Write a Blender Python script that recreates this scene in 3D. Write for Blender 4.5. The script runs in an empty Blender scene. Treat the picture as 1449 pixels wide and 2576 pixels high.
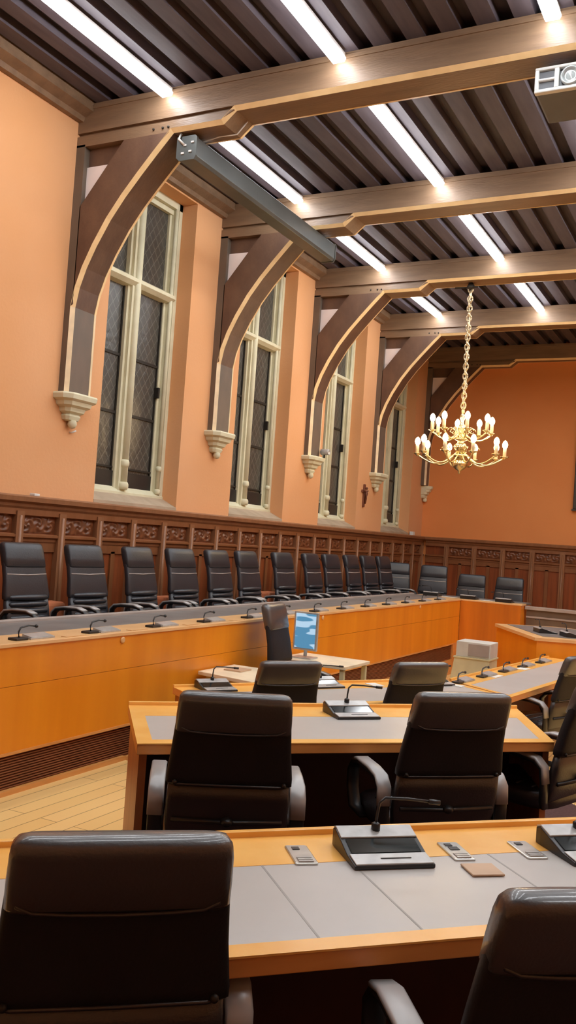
import bpy, bmesh, math, random
from mathutils import Vector, Matrix
random.seed(7)
C = bpy.context.scene.collection
PI = math.pi
sc = bpy.context.scene

# ------------------------------------------------------------------ camera
CAM = Vector((5.906, 0.0, 1.68))
yaw, pitch, roll = math.radians(27.29), math.radians(1.663), math.radians(3.956)
F = Vector((-math.sin(yaw)*math.cos(pitch), math.cos(yaw)*math.cos(pitch), math.sin(pitch)))
r0 = Vector((math.cos(yaw), math.sin(yaw), 0)); u0 = r0.cross(F)
Rv = math.cos(roll)*r0 + math.sin(roll)*u0
Uv = -math.sin(roll)*r0 + math.cos(roll)*u0
cd = bpy.data.cameras.new('camera'); cam = bpy.data.objects.new('camera', cd); C.objects.link(cam)
cd.sensor_fit = 'VERTICAL'; cd.sensor_height = 24.0; cd.lens = 2265/2576*24.0
cd.clip_start = 0.05; cd.clip_end = 200
M = Matrix((Rv, Uv, -F)).transposed().to_4x4(); M.translation = CAM
cam.matrix_world = M
sc.camera = cam

# ------------------------------------------------------------------ world, exposure
sc.view_settings.view_transform = 'Standard'
sc.view_settings.look = 'None'
sc.view_settings.gamma = 1.0
sc.view_settings.use_curve_mapping = False
sc.view_settings.exposure = 1.5
w = bpy.data.worlds.new('night'); sc.world = w; w.use_nodes = True
w.node_tree.nodes['Background'].inputs[0].default_value = (0.02, 0.03, 0.06, 1)
w.node_tree.nodes['Background'].inputs[1].default_value = 0.3
STRIP_POWER = 11.5
BULB_POWER = 18.0
sc.cycles.use_light_tree = True
sc.cycles.max_bounces = 8
sc.cycles.diffuse_bounces = 5
sc.cycles.sample_clamp_indirect = 6.0
sc.cycles.use_denoising = True

# ------------------------------------------------------------------ materials
def mat(name, col, rough=0.5, metal=0.0, spec=0.5, col2=None, scale=4.0, stretch=(1,1,1), detail=3.0,
        bump=0.0, bscale=None, emit=None, estr=0.0, contrast=(0.35, 0.65), coat=0.0, sheen=0.0):
    m = bpy.data.materials.new(name); m.use_nodes = True
    nt = m.node_tree; b = nt.nodes['Principled BSDF']
    b.inputs['Base Color'].default_value = (*col, 1)
    b.inputs['Roughness'].default_value = rough
    b.inputs['Metallic'].default_value = metal
    b.inputs['Specular IOR Level'].default_value = spec
    b.inputs['Sheen Weight'].default_value = sheen; b.inputs['Sheen Roughness'].default_value = 0.4
    b.inputs['Coat Weight'].default_value = coat
    b.inputs['Coat Roughness'].default_value = 0.15
    tc = nt.nodes.new('ShaderNodeTexCoord'); mp = nt.nodes.new('ShaderNodeMapping')
    nt.links.new(tc.outputs['Object'], mp.inputs[0]); mp.inputs['Scale'].default_value = stretch
    no = nt.nodes.new('ShaderNodeTexNoise'); no.inputs['Scale'].default_value = scale; no.inputs['Detail'].default_value = detail
    nt.links.new(mp.outputs[0], no.inputs['Vector'])
    if col2 is None: col2 = tuple(c*0.82 for c in col)
    cr = nt.nodes.new('ShaderNodeValToRGB')
    cr.color_ramp.elements[0].position = contrast[0]; cr.color_ramp.elements[1].position = contrast[1]
    cr.color_ramp.elements[0].color = (*col, 1); cr.color_ramp.elements[1].color = (*col2, 1)
    nt.links.new(no.outputs['Fac'], cr.inputs[0]); nt.links.new(cr.outputs[0], b.inputs['Base Color'])
    if bump:
        n2 = nt.nodes.new('ShaderNodeTexNoise'); n2.inputs['Scale'].default_value = bscale or scale*6; n2.inputs['Detail'].default_value = 4
        nt.links.new(mp.outputs[0], n2.inputs['Vector'])
        bp = nt.nodes.new('ShaderNodeBump'); bp.inputs['Strength'].default_value = bump; bp.inputs['Distance'].default_value = 0.01
        nt.links.new(n2.outputs['Fac'], bp.inputs['Height']); nt.links.new(bp.outputs[0], b.inputs['Normal'])
    if emit:
        b.inputs['Emission Color'].default_value = (*emit, 1); b.inputs['Emission Strength'].default_value = estr
    return m

MT = {}
MT['plaster'] = mat('peach_plaster', (0.70, 0.37, 0.18), 0.85, col2=(0.68, 0.335, 0.14), scale=0.8, bump=0.15, bscale=30, contrast=(0.3, 0.7))
MT['plaster_back'] = mat('ochre_plaster', (0.76, 0.29, 0.09), 0.85, col2=(0.72, 0.25, 0.07), scale=0.8, bump=0.15, bscale=30, contrast=(0.3, 0.7))
MT['pale_plaster'] = mat('pale_plaster', (0.90, 0.80, 0.76), 0.85, scale=2)
MT['stone'] = mat('cream_stone', (0.67, 0.645, 0.46), 0.7, col2=(0.61, 0.58, 0.40), scale=6, bump=0.1)
MT['sill_stone'] = mat('grey_sill_stone', (0.44, 0.34, 0.24), 0.7, col2=(0.36, 0.28, 0.19), scale=5, bump=0.1)
MT['oak_dark'] = mat('dark_oak_beam', (0.25, 0.155, 0.09), 0.45, col2=(0.18, 0.108, 0.062), scale=3, stretch=(0.6, 3, 5), bump=0.25, contrast=(0.3, 0.7))
MT['oak_brace'] = mat('dark_oak_brace', (0.15, 0.08, 0.048), 0.5, col2=(0.10, 0.052, 0.034), scale=3, stretch=(2, 2, 1), bump=0.25, contrast=(0.3, 0.7))
MT['post_grey'] = mat('grey_brown_oak', (0.15, 0.105, 0.075), 0.55, col2=(0.12, 0.09, 0.065), scale=3, stretch=(2, 2, 1))
MT['leather_head'] = mat('glare_lifted_black_leather', (0.042, 0.037, 0.037), 0.45, col2=(0.037, 0.032, 0.032), scale=6, spec=1.0, bump=0.12, bscale=120, coat=0.7)  # base lifted above the back leather to paint in overhead glare
MT['ceiling'] = mat('ceiling_boards', (0.075, 0.055, 0.066), 0.65, col2=(0.05, 0.038, 0.046), scale=3, stretch=(8, 0.7, 1))
MT['joist'] = mat('ceiling_joist_wood', (0.088, 0.068, 0.078), 0.65, col2=(0.064, 0.048, 0.058), scale=3, stretch=(6, 0.7, 4))
MT['gold'] = mat('gilded_paint', (0.92, 0.68, 0.36), 0.35, col2=(0.84, 0.60, 0.30), scale=8)
MT['cream_edge'] = mat('cream_gilt_paint', (0.86, 0.68, 0.42), 0.45, scale=8)
MT['wainscot'] = mat('brown_oak_wainscot', (0.23, 0.085, 0.032), 0.4, col2=(0.20, 0.07, 0.022), scale=3, stretch=(3, 3, 0.5), bump=0.1)
MT['wainscot_red'] = mat('red_oak_boards', (0.27, 0.068, 0.020), 0.35, col2=(0.18, 0.045, 0.014), scale=3, stretch=(5, 5, 0.4), bump=0.1)
MT['carved'] = mat('carved_oak', (0.22, 0.075, 0.028), 0.35, col2=(0.12, 0.04, 0.016), scale=14)
MT['muntin'] = mat('oak_muntin', (0.28, 0.12, 0.052), 0.4, scale=5, stretch=(3, 3, 0.6))
MT['bench'] = mat('amber_veneer', (0.88, 0.32, 0.018), 0.3, col2=(0.74, 0.235, 0.012), scale=1.6, stretch=(2.2, 2.2, 0.16), detail=4, contrast=(0.3, 0.7))
MT['bench_red'] = mat('reddish_amber_veneer', (0.80, 0.24, 0.018), 0.32, col2=(0.45, 0.12, 0.012), scale=1.6, stretch=(2.2, 2.2, 0.16), detail=4, contrast=(0.3, 0.7))
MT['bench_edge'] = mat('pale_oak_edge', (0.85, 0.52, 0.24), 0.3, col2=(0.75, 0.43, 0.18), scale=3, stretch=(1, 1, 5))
MT['desk_wood'] = mat('honey_oak', (0.95, 0.53, 0.14), 0.26, col2=(0.88, 0.45, 0.10), scale=3, stretch=(1.5, 1.5, 6), detail=5)
MT['desk_side'] = mat('brown_oak_edge', (0.74, 0.34, 0.10), 0.35, col2=(0.64, 0.27, 0.07), scale=3, stretch=(1, 1, 5))
MT['desk_panel'] = mat('desk_panel_oak', (0.42, 0.16, 0.05), 0.4, col2=(0.34, 0.12, 0.04), scale=3, stretch=(4, 4, 0.5))
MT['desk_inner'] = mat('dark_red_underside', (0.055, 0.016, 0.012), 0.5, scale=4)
MT['inlay'] = mat('grey_desk_leather', (0.52, 0.50, 0.47), 0.3, col2=(0.48, 0.46, 0.43), scale=3, spec=0.6)
MT['bench_leather'] = mat('dark_grey_leather', (0.20, 0.185, 0.175), 0.4, scale=5)
MT['seam'] = mat('grey_seam_leather', (0.38, 0.36, 0.335), 0.5, scale=5)  # darker grey for the joints in the desk leather
MT['leather'] = mat('black_leather', (0.019, 0.017, 0.020), 0.55, col2=(0.016, 0.0145, 0.016), scale=6, spec=0.22, bump=0.12, bscale=120)
MT['leather_br'] = mat('brown_black_leather', (0.020, 0.0155, 0.016), 0.36, col2=(0.017, 0.013, 0.0135), scale=6, spec=0.9, bump=0.12, bscale=120)
MT['leather_fr'] = mat('blue_black_leather', (0.022, 0.024, 0.031), 0.36, col2=(0.017, 0.019, 0.025), scale=6, spec=0.6, bump=0.1, bscale=100)
MT['arm'] = mat('reflection_grey_arm', (0.40, 0.39, 0.38), 0.33, metal=0.2, spec=0.6)  # light grey base paints the reflection seen on dark polished arms
MT['black'] = mat('black_plastic', (0.015, 0.015, 0.016), 0.35)
MT['steel'] = mat('brushed_steel', (0.62, 0.60, 0.56), 0.28, metal=0.85, scale=20)
MT['silver'] = mat('silver_plastic', (0.52, 0.52, 0.51), 0.3, metal=0.3, scale=20)
MT['glass_dark'] = mat('black_display_glass', (0.008, 0.012, 0.012), 0.12)
MT['plinth'] = mat('dark_slatted_plinth', (0.27, 0.09, 0.035), 0.5, scale=6)
MT['brass'] = mat('polished_brass', (0.88, 0.74, 0.42), 0.24, metal=1.0, scale=9)
MT['chainm'] = mat('pale_brass_chain', (0.75, 0.62, 0.40), 0.35, metal=0.7, scale=9)
MT['ivory'] = mat('ivory_candle_tube', (0.85, 0.68, 0.45), 0.5)
MT['bulb'] = mat('lit_bulb', (1, 0.9, 0.7), 0.3, emit=(1.0, 0.72, 0.40), estr=BULB_POWER)
MT['led'] = mat('lit_diffuser', (1, 1, 1), 0.4, emit=(0.94, 0.97, 1.0), estr=STRIP_POWER)
MT['alu'] = mat('white_aluminium', (0.75, 0.75, 0.73), 0.4)
MT['screen_case'] = mat('grey_green_metal', (0.115, 0.125, 0.12), 0.35, metal=0.3, scale=3)
MT['proj_white'] = mat('white_projector_shell', (0.72, 0.74, 0.72), 0.45)
MT['proj_grey'] = mat('grey_projector_base', (0.13, 0.14, 0.155), 0.6)
MT['lens'] = mat('lens_glass', (0.45, 0.5, 0.5), 0.1, spec=0.8)
MT['table_white'] = mat('pale_maple', (0.96, 0.84, 0.60), 0.35, scale=4)
MT['box_green'] = mat('pale_green_laminate', (0.74, 0.68, 0.42), 0.5, scale=4)
MT['box_top'] = mat('pale_grey_laminate', (0.68, 0.67, 0.60), 0.5, scale=4)
MT['paper'] = mat('white_paper', (0.82, 0.80, 0.74), 0.6)
MT['card'] = mat('tan_card', (0.62, 0.42, 0.27), 0.5)
MT['partition'] = mat('brown_grey_panel', (0.15, 0.105, 0.07), 0.45)
MT['rail_pale'] = mat('pale_grey_rail', (0.42, 0.36, 0.32), 0.4)
MT['wall_dark'] = mat('black_screen_surface', (0.02, 0.018, 0.018), 0.4)
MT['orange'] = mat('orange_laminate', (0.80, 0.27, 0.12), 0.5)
MT['carpet'] = mat('dark_maroon_carpet', (0.085, 0.035, 0.03), 0.95, col2=(0.06, 0.024, 0.02), scale=60, bump=0.4, bscale=200)
MT['iron'] = mat('dark_iron', (0.03, 0.025, 0.02), 0.5, metal=0.4)
MT['ornament'] = mat('dark_carved_wood', (0.16, 0.05, 0.025), 0.5)

def lattice_mat():
    m = bpy.data.materials.new('leaded_night_glass'); m.use_nodes = True; nt = m.node_tree; b = nt.nodes['Principled BSDF']
    b.inputs['Roughness'].default_value = 0.28; b.inputs['Specular IOR Level'].default_value = 0.6
    tc = nt.nodes.new('ShaderNodeTexCoord'); sp = nt.nodes.new('ShaderNodeSeparateXYZ'); nt.links.new(tc.outputs['Object'], sp.inputs[0])
    def node(op, a, bb=None, v=None):
        n = nt.nodes.new('ShaderNodeMath'); n.operation = op; nt.links.new(a, n.inputs[0])
        if bb is not None: nt.links.new(bb, n.inputs[1])
        if v is not None: n.inputs[1].default_value = v
        return n.outputs[0]
    y = node('MULTIPLY', sp.outputs['Y'], v=1/0.11); z = node('MULTIPLY', sp.outputs['Z'], v=1/0.15)
    a = node('PINGPONG', node('ADD', y, z), v=0.5); c = node('PINGPONG', node('SUBTRACT', y, z), v=0.5)
    mn = node('MINIMUM', a, c); line = node('LESS_THAN', mn, v=0.045)
    no = nt.nodes.new('ShaderNodeTexNoise'); no.inputs['Scale'].default_value = 9; nt.links.new(tc.outputs['Object'], no.inputs['Vector'])
    cr = nt.nodes.new('ShaderNodeValToRGB'); cr.color_ramp.elements[0].color = (0.032, 0.03, 0.026, 1); cr.color_ramp.elements[1].color = (0.08, 0.075, 0.062, 1)
    nt.links.new(no.outputs['Fac'], cr.inputs[0])
    mx = nt.nodes.new('ShaderNodeMix'); mx.data_type = 'RGBA'; nt.links.new(line, mx.inputs['Factor'])
    nt.links.new(cr.outputs[0], mx.inputs['A']); mx.inputs['B'].default_value = (0.13, 0.122, 0.105, 1)
    nt.links.new(mx.outputs['Result'], b.inputs['Base Color'])
    n3 = nt.nodes.new('ShaderNodeTexNoise'); n3.inputs['Scale'].default_value = 14; nt.links.new(tc.outputs['Object'], n3.inputs['Vector'])
    bp = nt.nodes.new('ShaderNodeBump'); bp.inputs['Strength'].default_value = 0.4; bp.inputs['Distance'].default_value = 0.01
    nt.links.new(n3.outputs['Fac'], bp.inputs['Height']); nt.links.new(bp.outputs[0], b.inputs['Normal'])
    return m
MT['pane'] = lattice_mat()

def floor_mat():
    m = bpy.data.materials.new('pale_plank_floor'); m.use_nodes = True; nt = m.node_tree; b = nt.nodes['Principled BSDF']
    tc = nt.nodes.new('ShaderNodeTexCoord'); mp = nt.nodes.new('ShaderNodeMapping'); mp.inputs['Rotation'].default_value = (0, 0, PI/2)
    nt.links.new(tc.outputs['Object'], mp.inputs[0])
    br = nt.nodes.new('ShaderNodeTexBrick'); nt.links.new(mp.outputs[0], br.inputs['Vector'])
    br.inputs['Color1'].default_value = (0.90, 0.62, 0.25, 1); br.inputs['Color2'].default_value = (0.84, 0.55, 0.20, 1)
    br.inputs['Mortar'].default_value = (0.30, 0.16, 0.05, 1); br.inputs['Scale'].default_value = 1
    br.inputs['Mortar Size'].default_value = 0.0028; br.inputs['Brick Width'].default_value = 1.6; br.inputs['Row Height'].default_value = 0.12
    nt.links.new(br.outputs['Color'], b.inputs['Base Color']); b.inputs['Roughness'].default_value = 0.35
    return m
MT['floor'] = floor_mat()

# ------------------------------------------------------------------ mesh helpers
class MB:
    def __init__(s): s.v = []; s.f = []; s.smooth = []
    def add(s, vs, fs, smooth=False):
        o = len(s.v); s.v += [tuple(v) for v in vs]; s.f += [tuple(i+o for i in f) for f in fs]; s.smooth += [smooth]*len(fs)
        return s
    def box(s, x0, x1, y0, y1, z0, z1):
        vs = [(x, y, z) for z in (z0, z1) for y in (y0, y1) for x in (x0, x1)]
        return s.add(vs, [(0,2,3,1), (4,5,7,6), (0,1,5,4), (1,3,7,5), (3,2,6,7), (2,0,4,6)])
    def prism(s, pts, mp, a, b):      # pts 2D ring; mp(p, t)->3D
        n = len(pts); vs = [mp(p, a) for p in pts] + [mp(p, b) for p in pts]
        return s.add(vs, [tuple(range(n))[::-1], tuple(range(n, 2*n))] + [(i, (i+1) % n, n+(i+1) % n, n+i) for i in range(n)])
    def prism_z(s, pts, z0, z1): return s.prism(pts, lambda p, t: (p[0], p[1], t), z0, z1)
    def prism_y(s, pts, y0, y1): return s.prism(pts, lambda p, t: (p[0], t, p[1]), y0, y1)
    def loft(s, rings, cap=True, smooth=True, closed=True):
        n = len(rings[0]); vs = [p for r in rings for p in r]; fs = []
        for k in range(len(rings)-1):
            for i in range(n if closed else n-1):
                j = (i+1) % n; fs.append((k*n+i, k*n+j, (k+1)*n+j, (k+1)*n+i))
        s.add(vs, fs, smooth)
        if cap:
            o = len(s.v)-len(vs)
            s.f += [tuple(o+i for i in range(n))[::-1], tuple(o+(len(rings)-1)*n+i for i in range(n))]; s.smooth += [smooth, smooth]
        return s
    def lathe(s, prof, c=(0, 0, 0), seg=20):
        return s.loft([[(c[0]+r*math.cos(2*PI*i/seg), c[1]+r*math.sin(2*PI*i/seg), c[2]+z) for i in range(seg)] for r, z in prof])
    def tube(s, path, rad, seg=8, rz=None):
        rings = []; up = Vector((0, 0, 1)); P = [Vector(p) for p in path]
        for k, p in enumerate(P):
            d = (P[min(k+1, len(P)-1)]-P[max(k-1, 0)]).normalized()
            a = d.cross(up)
            if a.length < 1e-3: a = d.cross(Vector((0, 1, 0)))
            a.normalize(); b = a.cross(d)
            ra = rad[k] if isinstance(rad, (list, tuple)) else rad; rb = ra if rz is None else rz
            rings.append([p + a*ra*math.cos(2*PI*i/seg) + b*rb*math.sin(2*PI*i/seg) for i in range(seg)])
        return s.loft(rings)
    def band(s, path, w, t, up=(1, 0, 0)):   # rectangular strip swept along a path; width along `up`
        rings = []; U = Vector(up); P = [Vector(p) for p in path]
        for k, p in enumerate(P):
            d = (P[min(k+1, len(P)-1)]-P[max(k-1, 0)]).normalized(); n = d.cross(U).normalized()
            prof = [(-1, -.5), (-.8, -1), (.8, -1), (1, -.5), (1, .5), (.8, 1), (-.8, 1), (-1, .5)]
            rings.append([p + U*w/2*a + n*t/2*b for a, b in prof])
        return s.loft(rings)
    def sphere(s, c, r, seg=12, rings=8, sz=1.0):
        return s.lathe([(max(r*math.sin(PI*k/rings), 1e-4), -r*sz*math.cos(PI*k/rings)) for k in range(rings+1)], c, seg)
    def build(s, name, m, parent=None, bevel=0.0, loc=None):
        me = bpy.data.meshes.new(name); me.from_pydata(s.v, [], s.f); me.update()
        bm = bmesh.new(); bm.from_mesh(me); bmesh.ops.recalc_face_normals(bm, faces=bm.faces); bm.to_mesh(me); bm.free()
        for p, sm in zip(me.polygons, s.smooth): p.use_smooth = sm
        me.materials.append(MT[m] if isinstance(m, str) else m)
        o = bpy.data.objects.new(name, me); C.objects.link(o)
        if parent is not None: o.parent = parent
        if loc: o.location = loc
        if bevel:
            md = o.modifiers.new('bevel', 'BEVEL'); md.width = bevel; md.segments = 2; md.limit_method = 'ANGLE'
        return o

def tag(o, label=None, cat=None, group=None, kind=None):
    if label: o['label'] = label
    if cat: o['category'] = cat
    if group: o['group'] = group
    if kind: o['kind'] = kind
    return o
def empty(name, loc=(0, 0, 0), rz=0.0, **k):
    o = bpy.data.objects.new(name, None); C.objects.link(o); o.location = loc; o.rotation_euler = (0, 0, rz); o.empty_display_size = 0.1
    return tag(o, **k)
def kids(o): return [c for c in C.objects if c.parent == o]
def copy_tree(o, parent=None):
    c = o.copy(); C.objects.link(c)
    if parent: c.parent = parent
    for ch in kids(o): copy_tree(ch, c)
    return c
def se_ring(cx, cy, z, a, b, n=24, e=4.0, tilt=0.0):
    out = []
    for i in range(n):
        t = 2*PI*i/n; ct, st = math.cos(t), math.sin(t)
        x = a*math.copysign(abs(ct)**(2/e), ct); y = b*math.copysign(abs(st)**(2/e), st)
        out.append((cx+x, cy+y, z+tilt*y))
    return out
ORD = ['first', 'second', 'third', 'fourth', 'fifth', 'sixth', 'seventh', 'eighth', 'ninth', 'tenth', 'eleventh', 'twelfth', 'thirteenth', 'fourteenth', 'fifteenth']

# ------------------------------------------------------------------ room constants
W0 = 0.10          # plaster face of the left wall
XR = 8.95          # right wall
YF, YB = -1.6, 17.05
BAY = 2.6; YT = 6.418; TW = 0.34
ZC = 5.60          # underside of joists
DZ = 0.30          # dais behind the long bench

# ------------------------------------------------------------------ structure
# floors
fl = MB(); fl.prism_z([(-0.5, YF), (XR, YF), (XR, 3.2), (5.55, 5.85), (4.9, 6.5), (4.3, 5.9), (3.03, 4.6), (2.75, 5.35), (-0.5, 5.35)], -0.4, 0.0)
tag(fl.build('floor', 'floor'), kind='structure')
cpt = MB(); cpt.prism_z([(3.08, YF), (XR, YF), (XR, 3.2), (5.55, 5.83), (4.9, 6.48), (4.3, 5.88), (3.08, 4.63)], 0.0004, 0.002)
tag(cpt.build('carpet', 'carpet'), 'dark maroon carpet under the near desks and chairs', 'carpet')
fl = MB(); fl.box(-0.5, XR, 3.0, YB+.3, -0.45, -0.2)
tag(fl.build('floor', 'floor'), kind='structure')
fl = MB(); fl.box(0.1, 1.80, 2.0, YB, -0.2, DZ); fl.box(1.8, 2.9, 14.35, YB, -0.2, DZ)
tag(fl.build('floor', 'desk_panel'), kind='structure')

# left wall with four openings
OP = [(7.04+BAY*k, 8.48+BAY*k) for k in range(4)]
wl = MB(); X0 = -0.45
wl.box(X0, W0, YF, YB+.3, -0.4, 1.93)
wl.box(X0, W0, YF, YB+.3, 5.42, 6.0)
ys = [YF] + [v for o in OP for v in o] + [YB+.3]
for k in range(0, len(ys), 2): wl.box(X0, W0, ys[k], ys[k+1], 1.93, 5.42)
tag(wl.build('wall_left', 'plaster'), kind='structure')
tag(MB().box(X0, XR+.3, YB, YB+.3, -0.4, 6.0).build('wall_back', 'plaster_back'), kind='structure')
tag(MB().box(XR, XR+.3, YF, YB, -0.4, 6.0).build('wall_right', 'plaster'), kind='structure')
tag(MB().box(X0, XR+.3, YF-.3, YF, -0.4, 6.0).build('wall_front', 'plaster'), kind='structure')
ce = MB().box(X0, XR+.3, YF-.3, YB+.3, 5.685, 6.0).build('ceiling', 'ceiling'); tag(ce, kind='structure')
x = 0.30
while x < XR-0.1:
    MB().box(x, x+0.15, YF, YB, ZC, 5.70).build('joist', 'joist', ce); x += 0.277
# wall plate
t = MB(); t.prism_y([(W0, 5.44), (W0+.06, 5.44), (W0+.08, 5.48), (W0+.17, 5.52), (W0+.17, ZC+.02), (W0, ZC+.02)], YF, YB)
tag(t.build('trim_1', 'oak_dark'), kind='structure')

# windows
for k, (a, b) in enumerate(OP):
    wr = empty('window_%d' % (k+1), (0, 0, 0), kind='structure')
    fr = MB(); xf, xg = -0.10, -0.20
    c = (a+b)/2
    # jambs with stepped moulding, head, bottom rail
    for s, e in ((1, a), (-1, b)):
        fr.box(-.3, xf, min(e, e+s*.06), max(e, e+s*.06), 1.98, 5.42)
        fr.box(-.3, xf-.035, min(e+s*.06, e+s*.105), max(e+s*.06, e+s*.105), 1.98, 5.42)
        fr.box(-.3, xf-.07, min(e+s*.105, e+s*.14), max(e+s*.105, e+s*.14), 1.98, 5.42)
        fr.tube([(xf-.02, e+s*.085, 2.10), (xf-.02, e+s*.085, 5.38)], .024, 10)
        for zz, rr in ((2.10, .038), (2.36, .036)): fr.lathe([(rr*.7, -.03), (rr, -.012), (rr, .012), (rr*.7, .03)], (xf-.015, e+s*.085, zz), 12)
    fr.box(-.3, xf, a, b, 5.34, 5.42); fr.box(-.3, xf-.05, a, b, 5.28, 5.34)
    fr.prism_y([(-.3, 1.98), (xf+.01, 1.98), (xf+.01, 2.05), (xf-.09, 2.12), (-.3, 2.12)], a, b)
    fr.build('window_frame', 'stone', wr)
    mu = MB(); mu.box(-.3, xf-.05, c-.11, c+.11, 2.05, 5.38); mu.box(-.3, xf-.015, c-.075, c+.075, 2.05, 5.38)
    mu.tube([(xf-.012, c, 2.10), (xf-.012, c, 5.38)], .04, 12)
    for zz, rr in ((2.12, .062), (2.36, .055)): mu.lathe([(rr*.8, -.04), (rr, -.015), (rr, .015), (rr*.8, .04)], (xf-.012, c, zz), 14)
    mu.build('mullion', 'stone', wr)
    tr = MB(); tr.prism_y([(-.3, 4.24), (xf-.02, 4.27), (xf+.025, 4.31), (xf+.025, 4.345), (xf-.06, 4.39), (-.3, 4.39)], a+.05, b-.05)
    tr.build('transom', 'stone', wr)
    for (p0, p1) in ((a+.14, c-.11), (c+.11, b-.14)):
        for (z0, z1) in ((2.05, 4.28), (4.36, 5.34)):
            MB().box(xg-.01, xg, p0-.01, p1+.01, z0, z1).build('pane', 'pane', wr)
        gb = MB()
        for zz in (2.88, 3.50): gb.box(xg, xg+.016, p0, p1, zz, zz+.03)
        gb.box(xg, xg+.02, p0, p1, 2.30, 2.32)
        gb.box(xg, xg+.014, p0, p0+.02, 2.05, 4.28); gb.box(xg, xg+.014, p1-.02, p1, 2.05, 4.28)
        gb.build('glazing_bar', 'iron', wr)
        hp = MB(); hp.box(xg, xg+.03, p0, p1, 2.10, 2.27); hp.build('hopper', 'black', wr)
    lt = MB(); lt.box(xg, xg+.06, b-.165, b-.135, 3.16, 3.28); lt.build('latch', 'iron', wr)
    si = MB(); si.prism_y([(-.3, 1.90), (W0+.005, 1.90), (W0+.005, 1.935), (xf, 2.03), (-.3, 2.03)], a, b); si.build('window_sill', 'sill_stone', wr)

# wainscot (carved oak dado) on the left and back walls
def carved_mesh():
    mb = MB(); nx, nz = 40, 14; L, H = 0.44, 0.15; vs = []
    for j in range(nz+1):
        for i in range(nx+1):
            u = i/nx*L; v = j/nz*H
            d = 0.0
            for cx_, s_ in ((.075, 1), (.22, -1), (.365, 1)):
                dx, dz = u-cx_, (v-.075)*s_; r_ = math.hypot(dx, dz); th = math.atan2(dz, dx)
                d = max(d, math.exp(-(r_/.085)**2)*(0.5+0.5*math.sin(3*th+r_*95)))
            edge = min(u, L-u, v, H-v); d *= min(1, edge/.012)
            vs.append((0.002+0.026*d, u, v))
    fs = [(j*(nx+1)+i, j*(nx+1)+i+1, (j+1)*(nx+1)+i+1, (j+1)*(nx+1)+i) for j in range(nz) for i in range(nx)]
    mb.add(vs, fs, True); return mb
CARV = None
def wainscot(n, length, start, place, zb):
    """built along local +Y from 0, facing local +X, then placed"""
    global CARV
    root = empty('trim_%d' % n, place[0], place[1], kind='structure')
    b = MB(); b.box(0, .03, 0, length, zb, 1.83); b.build('backing_board', 'wainscot_red', root)
    cp = MB(); cp.prism_y([(0, 1.77), (.05, 1.77), (.075, 1.80), (.08, 1.825), (.125, 1.845), (.13, 1.885), (.11, 1.90), (0, 1.90)], 0, length); cp.build('cap_moulding', 'muntin', root)
    rl = MB()
    rl.box(0, .075, 0, length, 1.725, 1.78)
    rl.prism_y([(0, 1.49), (.06, 1.49), (.06, 1.515), (.085, 1.53), (.085, 1.55), (.06, 1.56), (0, 1.56)], 0, length)
    rl.box(0, .05, 0, length, 1.40, 1.49); rl.box(0, .06, 0, length, zb, zb+.18)
    rl.build('rail', 'wainscot', root)
    y = start
    while y < length:
        m = MB(); m.box(0, .088, y-.045, y+.045, zb, 1.76); m.tube([(.088, y, zb+.18), (.088, y, 1.72)], .016, 8)
        m.build('muntin', 'muntin', root)
        if y+.55 < length:
            m2 = MB(); m2.box(0, .05, y+.245, y+.305, zb+.18, 1.42); m2.build('stile', 'wainscot', root)
            if CARV is None: CARV = carved_mesh().build('carved_panel', 'carved', root, loc=(.03, y+.055, 1.566)); 
            else:
                c = CARV.copy(); C.objects.link(c); c.parent = root; c.location = (.03, y+.055, 1.566)
        y += .5485
    return root
wainscot(2, YB-0.9, 0.02+5.405-0.9-.5485*8+.0, ((W0, 0.9, 0), 0), DZ-.02)
wainscot(3, XR-.23, 0.43, ((.23, YB, 0), -PI/2), -.2)

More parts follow.
